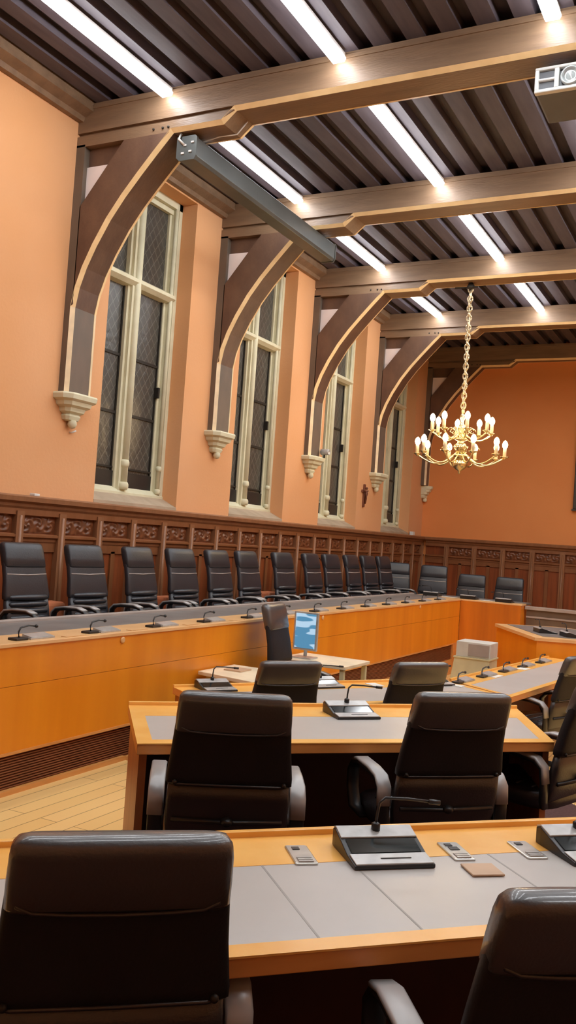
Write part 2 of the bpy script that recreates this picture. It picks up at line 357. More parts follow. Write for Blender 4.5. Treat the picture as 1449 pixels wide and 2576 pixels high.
# ------------------------------------------------------------------ roof trusses
inner = [(.2, 3.69), (.235, 3.87), (.30, 4.05), (.40, 4.25), (.54, 4.48), (.69, 4.675), (.854, 4.86), (1.013, 5.03), (1.178, 5.2)]
def offset(path, c):
    out = []
    for k, p in enumerate(path):
        P = Vector(p); A = Vector(path[max(k-1, 0)]); B = Vector(path[min(k+1, len(path)-1)])
        d1 = (P-A).normalized() if k else (B-P).normalized(); d2 = (B-P).normalized() if k < len(path)-1 else d1
        n1 = Vector((-d1.y, d1.x)); n2 = Vector((-d2.y, d2.x)); n = (n1+n2).normalized(); s = c/max(n.dot(n1), .4)
        out.append(tuple(P+n*s))
    return out
CH = 0.032
def truss(i):
    y0 = YT+BAY*i; y1 = y0+TW if i < 4 else YB-.01
    names = {-1: 'oak roof truss just beyond the top edge of the picture, nearest the camera', 0: 'nearest dark oak roof truss with gilt edges, by first window',
             1: 'second dark oak roof truss, crossed by the long grey screen case', 2: 'third dark oak roof truss, the chandelier hangs from it',
             3: 'fourth dark oak roof truss with gilt edges, behind the chandelier chain', 4: 'farthest oak roof truss, in shade against the ochre end wall'}
    root = empty('roof_truss', (0, y0, 0), label=names[i], cat='roof truss', group='dark oak roof trusses')
    L = y1-y0
    for side in (0, 1):
        mx = (lambda p: p) if side == 0 else (lambda p: (XR+W0-p[0], p[1]))
        def solid(name, full, ins, m):
            b = MB(); b.prism_y([mx(p) for p in full], CH, L-CH)
            b.prism_y([mx(p) for p in ins], 0, CH); b.prism_y([mx(p) for p in ins], L-CH, L)
            return b.build(name, m, root)
        path = [(.2, 2.895)] + inner + [(1.70, 5.2), (1.82, 5.3)] + [((W0+XR)/2, 5.3)]
        off = offset(path, CH)
        nb = len(inner)
        solid('wall_post', [(W0, 2.895), path[0], path[1], (.2, 5.22), (W0, 5.22)], [(W0, 2.895), off[0], (off[1][0], path[1][1]), (.2, 3.9), (.2, 5.22), (W0, 5.22)], 'post_grey')
        solid('curved_brace', [(.19, 3.69)]+path[1:nb+1]+[(.654, 5.2), (.19, 4.63)], [(.19, 3.72)]+off[1:nb]+[(off[nb][0]-CH*.7, 5.2), (.654, 5.2), (.19, 4.63)], 'oak_brace')
        solid('bracket', [(W0, 5.2), path[nb], path[nb+1], path[nb+2], (W0, 5.3)], [(W0, 5.2), (off[nb][0]-CH*.7, 5.2), off[nb], off[nb+1], (off[nb+2][0], 5.3), (W0, 5.3)], 'oak_dark')
        # infill panel in the spandrel
        MB().prism_y([mx(p) for p in [(.2, 4.62), (.2, 5.02), (.52, 5.02)]], CH+.02, CH+.035).build('infill_panel', 'pale_plaster', root)
        MB().prism_y([mx(p) for p in [(.2, 5.02), (.2, 5.2), (.67, 5.2), (.52, 5.02)]], CH+.04, L*.7).build('spandrel_block', 'oak_brace', root)
        for nm, rng, m in (('gilded_edge', range(1, len(path)-1), 'gold'), ('post_edge', range(0, 1), 'cream_edge')):
            g = MB()
            for (ya, yb) in ((0, CH), (L, L-CH)):
                ks = list(rng)+[rng[-1]+1]; e = .003
                rings = []
                for k in ks:
                    p, q = Vector(path[k]), Vector(off[k]); n = (p-q).normalized()
                    a3 = mx(tuple(q+n*e*.5)); b3 = mx(tuple(p+n*e)); c3 = mx(tuple(q))
                    sg = 1 if yb > ya else -1
                    if sg > 0: rings.append([(a3[0], ya-.002, a3[1]), (b3[0], yb, b3[1]), (c3[0], yb, c3[1])])
                    else:
                        e3 = mx(tuple(p+(q-p)*.22+n*e))
                        rings.append([(c3[0], ya+.002, c3[1]), (e3[0], ya+.002, e3[1]), (b3[0], yb, b3[1]), (c3[0], yb, c3[1])])
                g.loft(rings, smooth=False)
            g.build(nm, m, root)
    b = MB(); b.box(W0, XR, CH, L-CH, 5.3, ZC); b.box(W0, XR, 0, CH, 5.3+CH, ZC); b.box(W0, XR, L-CH, L, 5.3+CH, ZC)
    b.box(W0, XR, -.012, 0, 5.545, 5.575)
    b.build('tie_beam', 'oak_dark', root)
    # small iron bolt heads
    bo = MB()
    for x in (.98, 1.08, 1.14): bo.sphere((x, -.004, 5.245), .012, 8, 4)
    bo.build('bolt', 'iron', root)
    return root
for i in range(-1, 5): truss(i)

# stone corbels
cprof = [(.0, .0), (.05, .01), (.07, .045), (.055, .065), (.10, .085), (.115, .12), (.16, .14), (.175, .175), (.215, .195), (.225, .235), (.215, .25)]
cn = ['nearest stepped cream stone corbel, largest, under the first roof truss', 'second stone corbel, between first and second window',
      'third stone corbel, carrying a small camera on its ledge', 'fourth stone corbel, above the dark wall carving', 'farthest stone corbel, in the corner behind the chandelier']
for i in range(5):
    r = empty('stone_corbel', (W0, YT+BAY*i+TW/2, 2.64), label=cn[i], cat='corbel', group='stone corbels under the roof trusses')
    b = MB(); rings = []
    for o, z in cprof:
        wd = .045+o*.86; pr_ = max(.03+o*.72, .02); k = .35*pr_
        if i == 4: wd = min(wd, .11)
        rings.append([(0, -wd, z), (pr_-k, -wd, z), (pr_, -wd+k, z), (pr_, wd-k, z), (pr_-k, wd, z), (0, wd, z)])
    b.loft(rings, smooth=False); b.build('bracket_block', 'stone', r)
    b = MB(); b.lathe([(.004, -.07), (.03, -.06), (.045, -.03), (.04, 0), (.03, .01)], (.05, 0, 0), 12); b.build('pendant', 'stone', r)

# ------------------------------------------------------------------ ceiling strip lights
rows = [1.14, 2.80, 4.47, 6.13, 7.80]
bayname = {-2: 'above the camera', -1: 'before the nearest truss', 0: 'between nearest and second truss', 1: 'between second and third truss',
           2: 'between third and fourth truss', 3: 'between fourth and farthest truss'}
proto = None
for bay in range(-2, 4):
    for k, x in enumerate(rows):
        ya = YT+BAY*bay+TW+.06; yb = YT+BAY*(bay+1)-.055
        if bay == 3: continue
        lb = 'strip light, %s row from window wall, %s' % (ORD[k], bayname[bay])
        if proto is None:
            r = empty('strip_light', (x, ya, 5.525), label=lb, cat='ceiling light', group='ceiling strip lights'); L = yb-ya
            d = MB(); d.prism_y([(-.058, .0), (-.060, -.012), (-.048, -.034), (.048, -.034), (.060, -.012), (.058, .0)], 0, L); d.build('diffuser', 'led', r)
            h = MB(); h.box(-.05, .05, -.004, L+.004, .0, .04); h.build('housing', 'alu', r)
            h = MB(); h.tube([(0, .2, .04), (0, .2, .078)], .008, 6); h.tube([(0, L-.2, .04), (0, L-.2, .078)], .008, 6); h.build('hanger', 'alu', r)
            proto = r
        else:
            r = copy_tree(proto); r.location = (x, ya, 5.525); r['label'] = lb

# ------------------------------------------------------------------ chandelier
ch = empty('brass_chandelier', (2.366, 11.80, 2.70), label='two-tier brass chandelier with lit candle bulbs on a long chain', cat='chandelier')
b = MB(); b.lathe([(.004, 0), (.02, .015), (.012, .04), (.05, .06), (.09, .09), (.105, .13), (.09, .18), (.05, .205), (.04, .22), (.11, .235), (.12, .25), (.05, .27), (.035, .30),
    (.075, .33), (.10, .37), (.065, .41), (.03, .44), (.085, .465), (.09, .48), (.03, .50), (.025, .56), (.05, .60), (.055, .64), (.03, .68), (.02, .72), (.035, .75), (.03, .80), (.012, .83)], seg=24)
b.build('column', 'brass', ch)
def arm(ang, R, zb, zt, dip):
    a = MB(); ca, sa = math.cos(ang), math.sin(ang)
    P = []
    for k in range(15):
        t = k/14; r_ = .04+(R-.04)*t
        z = zb + (-dip)*math.sin(PI*min(t*1.0, 1))*(1) + (zt-zb)*(t**3)
        P.append((r_*ca, r_*sa, z))
    a.tube(P, .011, 8)
    # scroll
    S = [((.35*R+.05*math.cos(t)*(1-t/9))*ca, (.35*R+.05*math.cos(t)*(1-t/9))*sa, zb+.03+.05*math.sin(t)*(1-t/9)) for t in [q*.55 for q in range(12)]]
    a.tube(S, .006, 6)
    o = a.build('arm', 'brass', ch)
    p = MB(); p.lathe([(.008, -.02), (.02, -.005), (.055, .012), (.058, .018), (.02, .012), (.018, .03)], (R*ca, R*sa, zt), 14); p.build('drip_pan', 'brass', o)
    cdl = MB(); cdl.lathe([(.024, .02), (.024, .128), (.018, .133)], (R*ca, R*sa, zt), 12); cdl.build('candle', 'ivory', o)
    bu = MB(); bu.lathe([(.014, .13), (.032, .150), (.038, .178), (.032, .205), (.018, .228), (.002, .240)], (R*ca, R*sa, zt), 12); bu.build('bulb', 'bulb', o)
for k in range(10): arm(2*PI*k/10+.25, .58, .30, .24, .16)
for k in range(8): arm(2*PI*k/8+.45, .40, .55, .56, .09)
cn_ = MB(); z = .83; k = 0
while z < 2.50:
    c_ = Vector((.0, 0, z+.035)); ax = Vector((1, 0, 0)) if k % 2 else Vector((0, 1, 0))
    P = [c_+ax*.032*math.cos(t)+Vector((0, 0, 1))*.045*math.sin(t) for t in [2*PI*q/12 for q in range(13)]]
    cn_.tube(P, .011, 6); z += .066; k += 1
cn_.tube([(.012*math.cos(q*.9), .012*math.sin(q*.9), .83+q*.06) for q in range(29)], .012, 6)
cn_.build('chain', 'chainm', ch)
hb = MB(); hb.tube([(-.22, 0, 2.545), (.10, 0, 2.545)], .012, 8); hb.lathe([(.05, 2.52), (.055, 2.55), (.03, 2.60)], (0, 0, 0), 12)
hb.build('hanging_bar', 'iron', ch)

# ------------------------------------------------------------------ projection screen case and projector
sc_ = empty('projection_screen_case', (1.30, 6.50, 4.96), label='long grey metal projection screen case hung under the roof brackets', cat='screen case')
b = MB(); b.prism_y([(-.10, .03), (-.07, 0), (.08, 0), (.10, .03), (.10, .19), (.08, .205), (-.10, .205)], 0, 2.98); b.build('case', 'screen_case', sc_, .004)
e = MB(); e.prism_y([(-.105, .025), (-.07, -.006), (.085, -.006), (.106, .03), (.106, .195), (.085, .212), (-.105, .212)], -.015, 0.01); e.build('end_cap', 'screen_case', sc_)
e = MB(); e.prism_y([(-.105, .025), (-.07, -.006), (.085, -.006), (.106, .03), (.106, .195), (.085, .212), (-.105, .212)], 2.97, 2.995); e.build('end_cap', 'screen_case', sc_)
s2 = MB()
for (x0, z0) in ((-.05, .05), (0.03, .06), (-.03, .12), (.05, .14)): s2.box(x0, x0+.03, -.024, -.014, z0, z0+.015)
s2.build('screw_plate', 'alu', sc_)
s2 = MB()
for yy in (.12, 2.65): s2.box(-.03, .03, yy, yy+.05, .20, .245)
s2.build('mounting_bracket', 'iron', sc_)
s2 = MB(); s2.tube([(-.02, -.02, .13), (-.07, -.04, .18), (-.06, -.02, .235)], .012, 8); s2.tube([(.09, .1, .19), (.25, .12, .225), (.42, .14, .23), (.52, .14, .33)], .006, 6)
s2.build('cable', 'alu', sc_)

pj = empty('ceiling_projector', (4.33, 6.52, 5.06), label='white projector hung under the nearest truss, top right', cat='projector')
b = MB(); b.box(0, .46, .03, .52, .0, .16); b.build('body', 'proj_grey', pj, .02)
b = MB(); b.box(0, .48, 0, .05, .0, .028); b.box(0, .48, 0, .05, .165, .19); b.box(0, .03, 0, .05, .02, .17); b.box(.14, .175, 0, .05, .02, .17); b.box(.45, .48, 0, .05, .02, .17)
b.box(.02, .15, .0, .05, .085, .105); b.build('front_bezel', 'proj_white', pj, .008)
b = MB(); b.box(.02, .15, .02, .045, .03, .16); b.build('vent', 'proj_grey', pj)
b = MB(); b.box(.175, .45, .035, .05, .025, .168); b.build('lens_recess', 'wall_dark', pj)
b = MB(); b.loft([[(.255+rr*math.cos(2*PI*q/24), yy, .095+rr*math.sin(2*PI*q/24)) for q in range(24)] for rr, yy in ((.07, .04), (.07, -.005), (.058, -.012), (.052, .01), (.03, .004), (.004, 0))]); b.build('lens', 'lens', pj)
b = MB(); b.tube([(.24, .2, .16), (.24, .2, .245)], .03, 12); b.box(.14, .34, .1, .3, .235, .245); b.build('mount', 'proj_white', pj)

# TV / dark panel on the end wall
tv = empty('wall_screen', (2.98, YB-.01, 2.57), label='large dark screen on the ochre end wall, cut by right edge', cat='screen')
MB().box(0, 3.0, -.06, 0, 0, 2.7).build('panel', 'wall_dark', tv, .01)
MB().box(-.02, 3.02, -.07, -.01, -.03, 0).build('lower_frame', 'black', tv)

# camera on the third corbel, hooks, ornament, sensor
cc = empty('security_camera', (.29, YT+2*BAY+.30, 2.89), label='small silver spotlight-like camera on the third corbel ledge', cat='camera')
b = MB(); b.tube([(0, 0, 0), (0, 0, .05)], .014, 8); b.build('stand', 'black', cc)
b = MB(); b.loft([[(.0+rr*math.cos(2*PI*q/12)*.0+xx, rr*math.cos(2*PI*q/12), .085+rr*math.sin(2*PI*q/12)) for q in range(12)] for rr, xx in ((.03, -.06), (.045, -.05), (.045, .07), (.038, .08), (.03, .06))]); b.build('housing', 'silver', cc)
oc = empty('wall_carving', (W0, 13.95, 2.29), label='small dark carved wooden figure on the wall under fourth corbel', cat='carving')
b = MB(); b.box(0, .03, -.028, .028, 0, .38); b.build('upright', 'ornament', oc, .006)
b = MB(); b.box(0, .028, -.10, .10, .24, .285); b.build('crosspiece', 'ornament', oc, .006)
b = MB(); b.tube([(.045, 0, .05), (.05, 0, .14), (.055, .01, .22), (.05, 0, .28)], [.012, .022, .028, .016], 8); b.sphere((.055, .01, .31), .022, 8, 6)
b.tube([(.05, -.09, .275), (.055, 0, .25), (.05, .09, .275)], .01, 6); b.build('figure', 'ornament', oc)
for (yy, zz, lb) in ((6.62, 2.54, 'tiny pale hook on the plaster below the nearest corbel'),):
    h = MB(); h.tube([(W0, yy, zz), (W0+.03, yy, zz), (W0+.05, yy+.03, zz+.02)], .008, 8); tag(h.build('wall_hook', 'alu'), lb, 'hook')
h = MB(); h.box(W0+.02, W0+.09, 16.30, 16.42, 1.90, 1.97); tag(h.build('sensor_box', 'alu', bevel=.01), 'small white sensor box on the wainscot ledge near the corner', 'sensor')
h = MB(); h.box(W0+.02, W0+.08, 6.13, 6.20, 1.90, 1.925); tag(h.build('clip', 'alu', bevel=.006), 'tiny white clip lying on the wainscot ledge at far left', 'clip')

# ------------------------------------------------------------------ long bench (dais front)
BX = 1.959
def bench(name, pts, label, grp, leather_pts, plinth, seam, fm, zf=-0.2):
    root = empty(name, (pts[0][0], pts[0][1], 0), label=label, cat='council bench', group=grp)
    return root
lb = empty('council_bench', (0, 0, 0), label='long amber-veneered council bench running along the window wall', cat='bench')
MB().box(BX-.03, BX, 2.6, 13.65, .26, .664).build('front_panel', 'bench', lb)
MB().box(BX-.03, BX, 2.6, 13.65, .667, .905).build('front_panel', 'bench', lb)
MB().box(BX-.034, BX-.006, 2.6, 13.6, .660, .670).build('panel_seam', 'plinth', lb)
MB().box(BX-.32, BX+.012, 2.6, 13.66, .905, .93).build('worktop', 'bench_edge', lb, .004)
b = MB(); b.box(1.20, BX-.30, 2.6, 13.66, .905, .934); b.build('leather_strip', 'bench_leather', lb, .003)
b = MB(); b.box(1.15, 1.21, 2.6, 13.66, .89, .955); b.build('rear_rail', 'rail_pale', lb, .006)
MB().box(BX-.06, BX-.035, 2.6, 13.65, -.2, .26).build('plinth_board', 'plinth', lb)
sl = MB(); z = .035
while z < .235: sl.box(BX-.036, BX-.022, 2.6, 13.4, z, z+.007); z += .0165
sl.build('grille', 'plinth', lb)
MB().box(BX-.05, BX+.006, 2.6, 13.65, .245, .262).build('grille_rail', 'desk_side', lb)
b = MB(); b.box(BX-.04, BX+.008, 2.6, 5.35, 0, .03); b.box(BX-.04, BX+.008, 5.35, 13.65, -.2, -.17); b.box(BX-.04, BX+.003, 13.4, 13.65, -.2, .25); b.box(BX-.04, BX, 5.35, 13.4, -.2, .02); b.build('skirting', 'desk_side', lb)
for yy in (5.216, 8.604, 11.74):  # pale discs added to stand for round lamp reflections on the veneer
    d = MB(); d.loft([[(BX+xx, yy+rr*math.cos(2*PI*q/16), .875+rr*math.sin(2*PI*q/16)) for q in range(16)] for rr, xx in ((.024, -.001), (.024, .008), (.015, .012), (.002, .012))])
    d.build('reflection_disc', 'bench_edge', lb)
# return of the bench
rb = empty('return_bench', (0, 0, 0), label='short reddish amber bench closing the far end of the hall', cat='bench')
MB().box(BX, 2.89, 13.665, 13.68, .02, .905).build('front_panel', 'bench_red', rb)
MB().box(2.86, 2.89, 13.68, 14.3, .02, .905).build('end_panel', 'bench', rb)
MB().box(1.21, 2.905, 13.661, 13.95, .905, .93).build('worktop', 'bench_edge', rb, .004)
MB().box(1.21, 2.9, 13.95, 14.3, .905, .934).build('leather_strip', 'bench_leather', rb)
MB().box(BX, 2.88, 13.69, 13.72, -.2, .02).build('plinth_board', 'plinth', rb)

# dark partition to the right of the return bench
pt = empty('low_partition', (2.92, 13.9, -.2), label='low brown-grey partition with pale top rail beyond the angled desk', cat='partition')
MB().box(0, 2.6, 0, .05, 0, 1.05).build('panel', 'partition', pt)
MB().box(-.02, 2.6, -.03, .10, 1.05, 1.10).build('top_rail', 'rail_pale', pt, .005)
MB().box(.0, 1.25, -.012, 0, .93, .955).build('ledge', 'rail_pale', pt)

# ------------------------------------------------------------------ chairs
def make_chair(name, H=1.07, hw=.235, front=False):
    r = empty(name)
    Lm = 'leather_fr' if front else 'leather'
    k = (H-.45)/.62
    st = [(.69, -.250, .245, .020), (.695, -.252, .25, .034), (.72, -.256, .25, .037), (.82, -.275, .238, .032), (.95, -.315, .226, .034), (1.02, -.340, .218, .036)]
    def zz(z): return .45+(z-.45)*k if z > .45 else z
    b = MB(); b.loft([se_ring(0, y, zz(z), a*hw/.235, t, 28, 5.0) for z, y, a, t in st]); b.build('backrest', Lm, r)
    ls = [(.44, -.19, .215, .015), (.46, -.20, .235, .028), (.52, -.215, .245, .033), (.62, -.237, .245, .031), (.70, -.252, .240, .028)]
    b = MB(); b.loft([se_ring(0, y, zz(z), a*hw/.235, t, 28, 5.0) for z, y, a, t in ls]); b.build('lumbar_panel', 'leather_br' if not front else Lm, r)
    # head roll wrapping the top
    hs = [(.905, -.302, .222, .036), (.915, -.303, .228, .044), (.97, -.322, .226, .047), (1.025, -.342, .222, .050), (1.05, -.351, .218, .046), (1.063, -.354, .208, .036), (1.07, -.354, .190, .018)]
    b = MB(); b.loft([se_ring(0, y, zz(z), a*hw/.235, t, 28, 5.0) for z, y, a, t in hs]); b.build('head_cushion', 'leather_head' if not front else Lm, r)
    # piping seam
    y_ = -.302
    P = [(-(.212*hw/.235), y_-.032, zz(.945)), (-.20*hw/.235, y_-.040, zz(.922)), (-.17, y_-.042, zz(.910)), (-.1, y_-.043, zz(.906)), (0, y_-.043, zz(.904)), (.1, y_-.043, zz(.906)), (.17, y_-.042, zz(.910)), (.20*hw/.235, y_-.040, zz(.922)), (.212*hw/.235, y_-.032, zz(.945))]
    MB().tube(P, .0045, 6).build('piping', 'leather_br', r)
    if front:
        rb_ = MB()
        for q in range(4):
            z0 = zz(.57+.045*q); yb_ = -.205-(z0-.5)*.12
            rb_.tube([(-.21, yb_, z0), (-.19, yb_+.012, z0), (0, yb_+.020, z0), (.19, yb_+.012, z0), (.21, yb_, z0)], [.012, .02, .024, .02, .012], 8)
        rb_.build('lumbar_rolls', Lm, r)
        MB().tube([(-.215, -.262, zz(.86)), (0, -.250, zz(.855)), (.215, -.262, zz(.86))], .006, 6).build('seam', 'rail_pale', r)
    else:
        b = MB(); b.tube([(-.24, -.262, .692), (-.20, -.283, .692), (0, -.287, .692), (.20, -.283, .692), (.24, -.262, .692)], .005, 6); b.build('back_seam', 'leather_br', r)
        b = MB(); b.tube([(-.22, -.252, .545), (0, -.262, .54), (.22, -.252, .545)], .010, 8); b.sphere((.0, -.268, .545), .026, 10, 6, .7); b.build('tilt_rail', 'black', r)
        for s in (-1, 1): MB().sphere((s*.215, -.286, .70), .010, 8, 5).build('back_stud', 'iron', r)
    # seat
    b = MB(); b.loft([se_ring(0, .02, z, a, d, 32, 4.5) for z, a, d in ((.395, .19, .19), (.40, .235, .225), (.43, .25, .24), (.475, .252, .243), (.492, .235, .228), (.497, .15, .15), (.498, .02, .02))]); b.build('seat', 'leather_br' if not front else Lm, r)
    sr = MB()
    for q in range(3): sr.tube([(-.2, -.10+.09*q, .494), (0, -.10+.09*q, .50), (.2, -.10+.09*q, .494)], .008, 6)
    sr.build('seat_pleat', 'leather_br', r)
    for s in (-1, 1):
        x_ = s*.285
        P = [(x_*.86, -.20, .42), (x_, -.215, .46), (x_, -.215, .56), (x_, -.205, .625), (x_, -.17, .655), (x_, -.08, .668), (x_, .06, .672), (x_, .13, .655), (x_, .17, .61), (x_, .165, .53), (x_, .12, .45), (x_*.86, .08, .41)]
        # rounded path
        o = MB().band(P, .058, .024, (1, 0, 0)).build('armrest', 'black', r)
        Q = [(x_, -.222, .55), (x_, -.214, .63), (x_, -.172, .668), (x_, -.08, .682), (x_, .06, .686), (x_, .125, .668)]
        MB().band(Q, .064, .018, (1, 0, 0)).build('arm_pad', 'arm', o)
    b = MB(); b.lathe([(.032, .10), (.032, .26), (.022, .262), (.022, .39), (.08, .395)], seg=14); b.box(-.11, .11, -.13, .13, .37, .398); b.build('gas_column', 'black', r)
    for q in range(5):
        a = 2*PI*q/5+.3; c_, s_ = math.cos(a), math.sin(a)
        o = MB().tube([(.02*c_, .02*s_, .115), (.15*c_, .15*s_, .10), (.29*c_, .29*s_, .072)], [.028, .022, .016], 8).build('base_spoke', 'black', r)
        k_ = MB()
        for w_ in (-.016, .016):
            cx_, cy_ = .29*c_-w_*s_, .29*s_+w_*c_
            k_.loft([[(cx_+c_*.026*math.cos(t)-s_*ww, cy_+s_*.026*math.cos(t)+c_*ww, .028+.026*math.sin(t)) for t in [2*PI*i/12 for i in range(12)]] for ww in (-.008, .008)])
        k_.build('castor', 'black', o)
    return r
chairA = make_chair('conference_chair'); usedA = [False]
def place(proto, used, bx, by, ang, zf, label, group, cat='office chair'):
    a = math.radians(ang); f = (-math.sin(a), math.cos(a))
    o = proto if not used[0] else copy_tree(proto); used[0] = True
    o.location = (bx+f[0]*.354, by+f[1]*.354, zf); o.rotation_euler = (0, 0, a)
    tag(o, label, cat, group); return o
G1 = 'black leather chairs at the central desks'
place(chairA, usedA, 4.825, 1.487, 40, 0, 'large black leather chair filling the lower left corner', G1)
place(chairA, usedA, 5.712, 1.800, 37, 0, 'black leather chair cut by the lower right corner', G1)
place(chairA, usedA, 4.167, 3.045, 33, 0, 'black leather chair at the left end of the middle desk', G1)
place(chairA, usedA, 4.843, 3.830, 43, 0, 'black leather chair turned left at the middle desk, right of centre', G1)
place(chairA, usedA, 5.27, 4.86, 72, 0, 'black leather chair at the right edge beside the middle desk', G1)
place(chairA, usedA, 3.24, 5.37, 52, -.2, 'black leather chair at the lower desk below the blue monitor', G1)
place(chairA, usedA, 3.88, 6.16, 54, -.2, 'black leather chair at the lower desk in front of pale cabinet', G1)
place(chairA, usedA, 4.70, 7.86, 70, -.2, 'black leather chair behind the right edge one, beside angled desk', G1)
place(make_chair('clerk_chair', 1.29, .23), [False], 2.13, 7.16, -84, -.2, 'dark high chair seen from the side left of the blue monitor', 'clerk chair')

chairB = make_chair('high_back_chair', 1.195, .23, True); usedB = [False]
for k, yy in enumerate([5.15, 5.86, 6.59, 7.27, 7.94, 8.55, 9.40, 10.17, 10.78, 11.45, 12.07, 12.68]):
    an = -90+random.uniform(-4, 4)
    place(chairB, usedB, .60, yy*1.0815, an, DZ, '%s black high-backed chair from the left behind the long bench' % ORD[k], 'high-backed chairs behind the long bench')
for k, (xx, yy, zf, an, lb_) in enumerate([(0.52, 14.66, .08, 200, 'dark high-backed chair in the corner end of the long bench'), (1.24, 14.50, .10, 190, 'grey-lit chair behind the return bench, beside the corner'),
        (1.88, 14.55, -.01, 184, 'second grey-lit chair behind the return bench from the left'), (2.50, 14.55, 0.01, 180, 'rightmost grey-lit chair behind the return bench')]):
    place(chairB, usedB, xx, yy, an, max(zf, DZ) if False else DZ-.2+zf*0+ (0 if k > 1 else .1), lb_, 'chairs behind the return bench')

# ------------------------------------------------------------------ central desks (angled)
def desk(name, A, B, depth, ztop, zf, label, left_mitre=0.0, right_mitre=0.0, band=.26, edge=.06, seams=(), end_open=False):
    """A,B = ends of the near edge; desk extends away by depth. local x along A->B, local y away."""
    A = Vector(A); B = Vector(B); d = B-A; L = d.length; rz = math.atan2(d.y, d.x)
    r = empty(name, (A.x, A.y, zf), rz, label=label, cat='desk')
    h = ztop-zf; T = .05
    lm, rm = left_mitre, right_mitre     # x shift of far end
    def X0(y): return lm*y/depth
    def X1(y): return L+rm*y/depth
    def strip(y0, y1, e0=0., e1=0.): return [(X0(y0)+e0, y0), (X1(y0)-e1, y0), (X1(y1)-e1, y1), (X0(y1)+e0, y1)]
    b = MB(); b.prism_z(strip(0, depth), h-T, h-.004); b.build('tabletop', 'desk_side', r, .003)
    b = MB(); b.prism_z(strip(-.003, edge), h-.005, h); b.prism_z(strip(depth-band, depth), h-.005, h)
    b.prism_z([(X0(edge), edge), (X0(edge)+edge, edge), (X0(depth-band)+edge, depth-band), (X0(depth-band), depth-band)], h-.005, h)
    b.prism_z([(X1(edge)-edge, edge), (X1(edge), edge), (X1(depth-band), depth-band), (X1(depth-band)-edge, depth-band)], h-.005, h)
    b.build('wood_border', 'desk_wood', r)
    b = MB(); b.prism_z(strip(edge, depth-band, edge, edge), h-.005, h-.001); b.build('leather_inlay', 'inlay', r)
    b = MB(); b.prism_z(strip(depth-.02, depth+.004), h-.01, h+.018); b.build('rear_lip', 'desk_wood', r, .003)
    for s in seams:
        b = MB(); b.prism_z([(s-.003, edge), (s+.003, edge), (s+.003, depth-band), (s-.003, depth-band)], h-.002, h-.0004); b.build('leather_seam', 'seam', r)
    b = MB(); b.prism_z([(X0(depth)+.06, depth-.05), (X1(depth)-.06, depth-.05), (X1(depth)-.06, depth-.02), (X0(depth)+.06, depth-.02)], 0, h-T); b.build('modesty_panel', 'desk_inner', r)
    b = MB(); b.prism_z([(X0(.05)+.015, .05), (X0(.05)+.05, .05), (X0(depth)+.05, depth-.02), (X0(depth)+.015, depth-.02)], 0, h-T); b.build('end_panel', 'desk_panel', r)
    b = MB(); b.prism_z([(X1(.05)-.05, .05), (X1(.05)-.015, .05), (X1(depth)-.015, depth-.02), (X1(depth)-.05, depth-.02)], 0, h-T); b.build('end_panel', 'desk_panel', r)
    return r
u = Vector((.728, .686))
near = Vector((4.965, 1.80)); d1 = (Vector((5.56, 2.41))-near).normalized()
dA = near-d1*.95; dB = near+d1*2.1
D1 = desk('curved_desk', tuple(dA), tuple(dB), .77, .75, 0, 'nearest desk with grey leather top and honey oak border', seams=(1.13, 1.40, 1.86), band=.25, edge=.055)
D2 = desk('curved_desk', (3.59, 3.22), (5.075, 4.707), .86, .75, 0, 'middle desk with slanted left end, behind the two tucked chairs', left_mitre=.08, right_mitre=.32, band=.28, edge=.07)
D3 = desk('curved_desk', (2.92, 5.05), (4.28, 7.20), .80, .55, -.2, 'lower desk in front of the blue monitor and clerk table', right_mitre=.0, band=.25, edge=.06)
D4 = desk('curved_desk', (4.28, 7.22), (4.62, 10.3), .68, .55, -.2, 'angled desk wing on the right strewn with microphones', left_mitre=.36, right_mitre=0, band=.22, edge=.05)
# far right amber desk
fd = empty('angled_bench', (2.96, 11.86, -.2), label='amber-fronted angled desk at the right in front of the partition', cat='desk')
pl = [(0, 0), (.81, -1.40), (1.25, -1.22), (2.0, -.9), (2.0, .3), (.7, .5)]
b = MB(); b.prism_z([(x+.02*(x < 1), y+.03) for x, y in pl], 0, .91); b.build('front_panel', 'bench', fd)
b = MB(); b.prism_z(pl, .91, .95); b.build('worktop', 'bench_edge', fd, .004)
b = MB(); b.prism_z([(.16, .02), (.86, -1.2), (1.25, -1.05), (1.9, -.8), (1.9, .2), (.75, .38)], .95, .954); b.build('leather_inlay', 'bench_leather', fd)

# clerk table beside the bench
ct = empty('clerk_table', (1.985, 6.1, -.2), label='pale maple clerk table against the long bench', cat='table')
b = MB(); b.prism_z([(0, .11), (.56, .0), (.62, .10), (.66, .68), (0, .68)], .73, .76); b.build('tabletop', 'table_white', ct, .004)
b = MB(); b.prism_z([(.05, .16), (.52, .06), (.57, .14), (.60, .62), (.05, .62)], 0.0, .73); b.build('body', 'box_green', ct)
tag(MB().box(2.10, 2.26, 6.42, 6.60, .561, .572).build('document', 'card'), 'tan card lying on the pale clerk table', 'document')

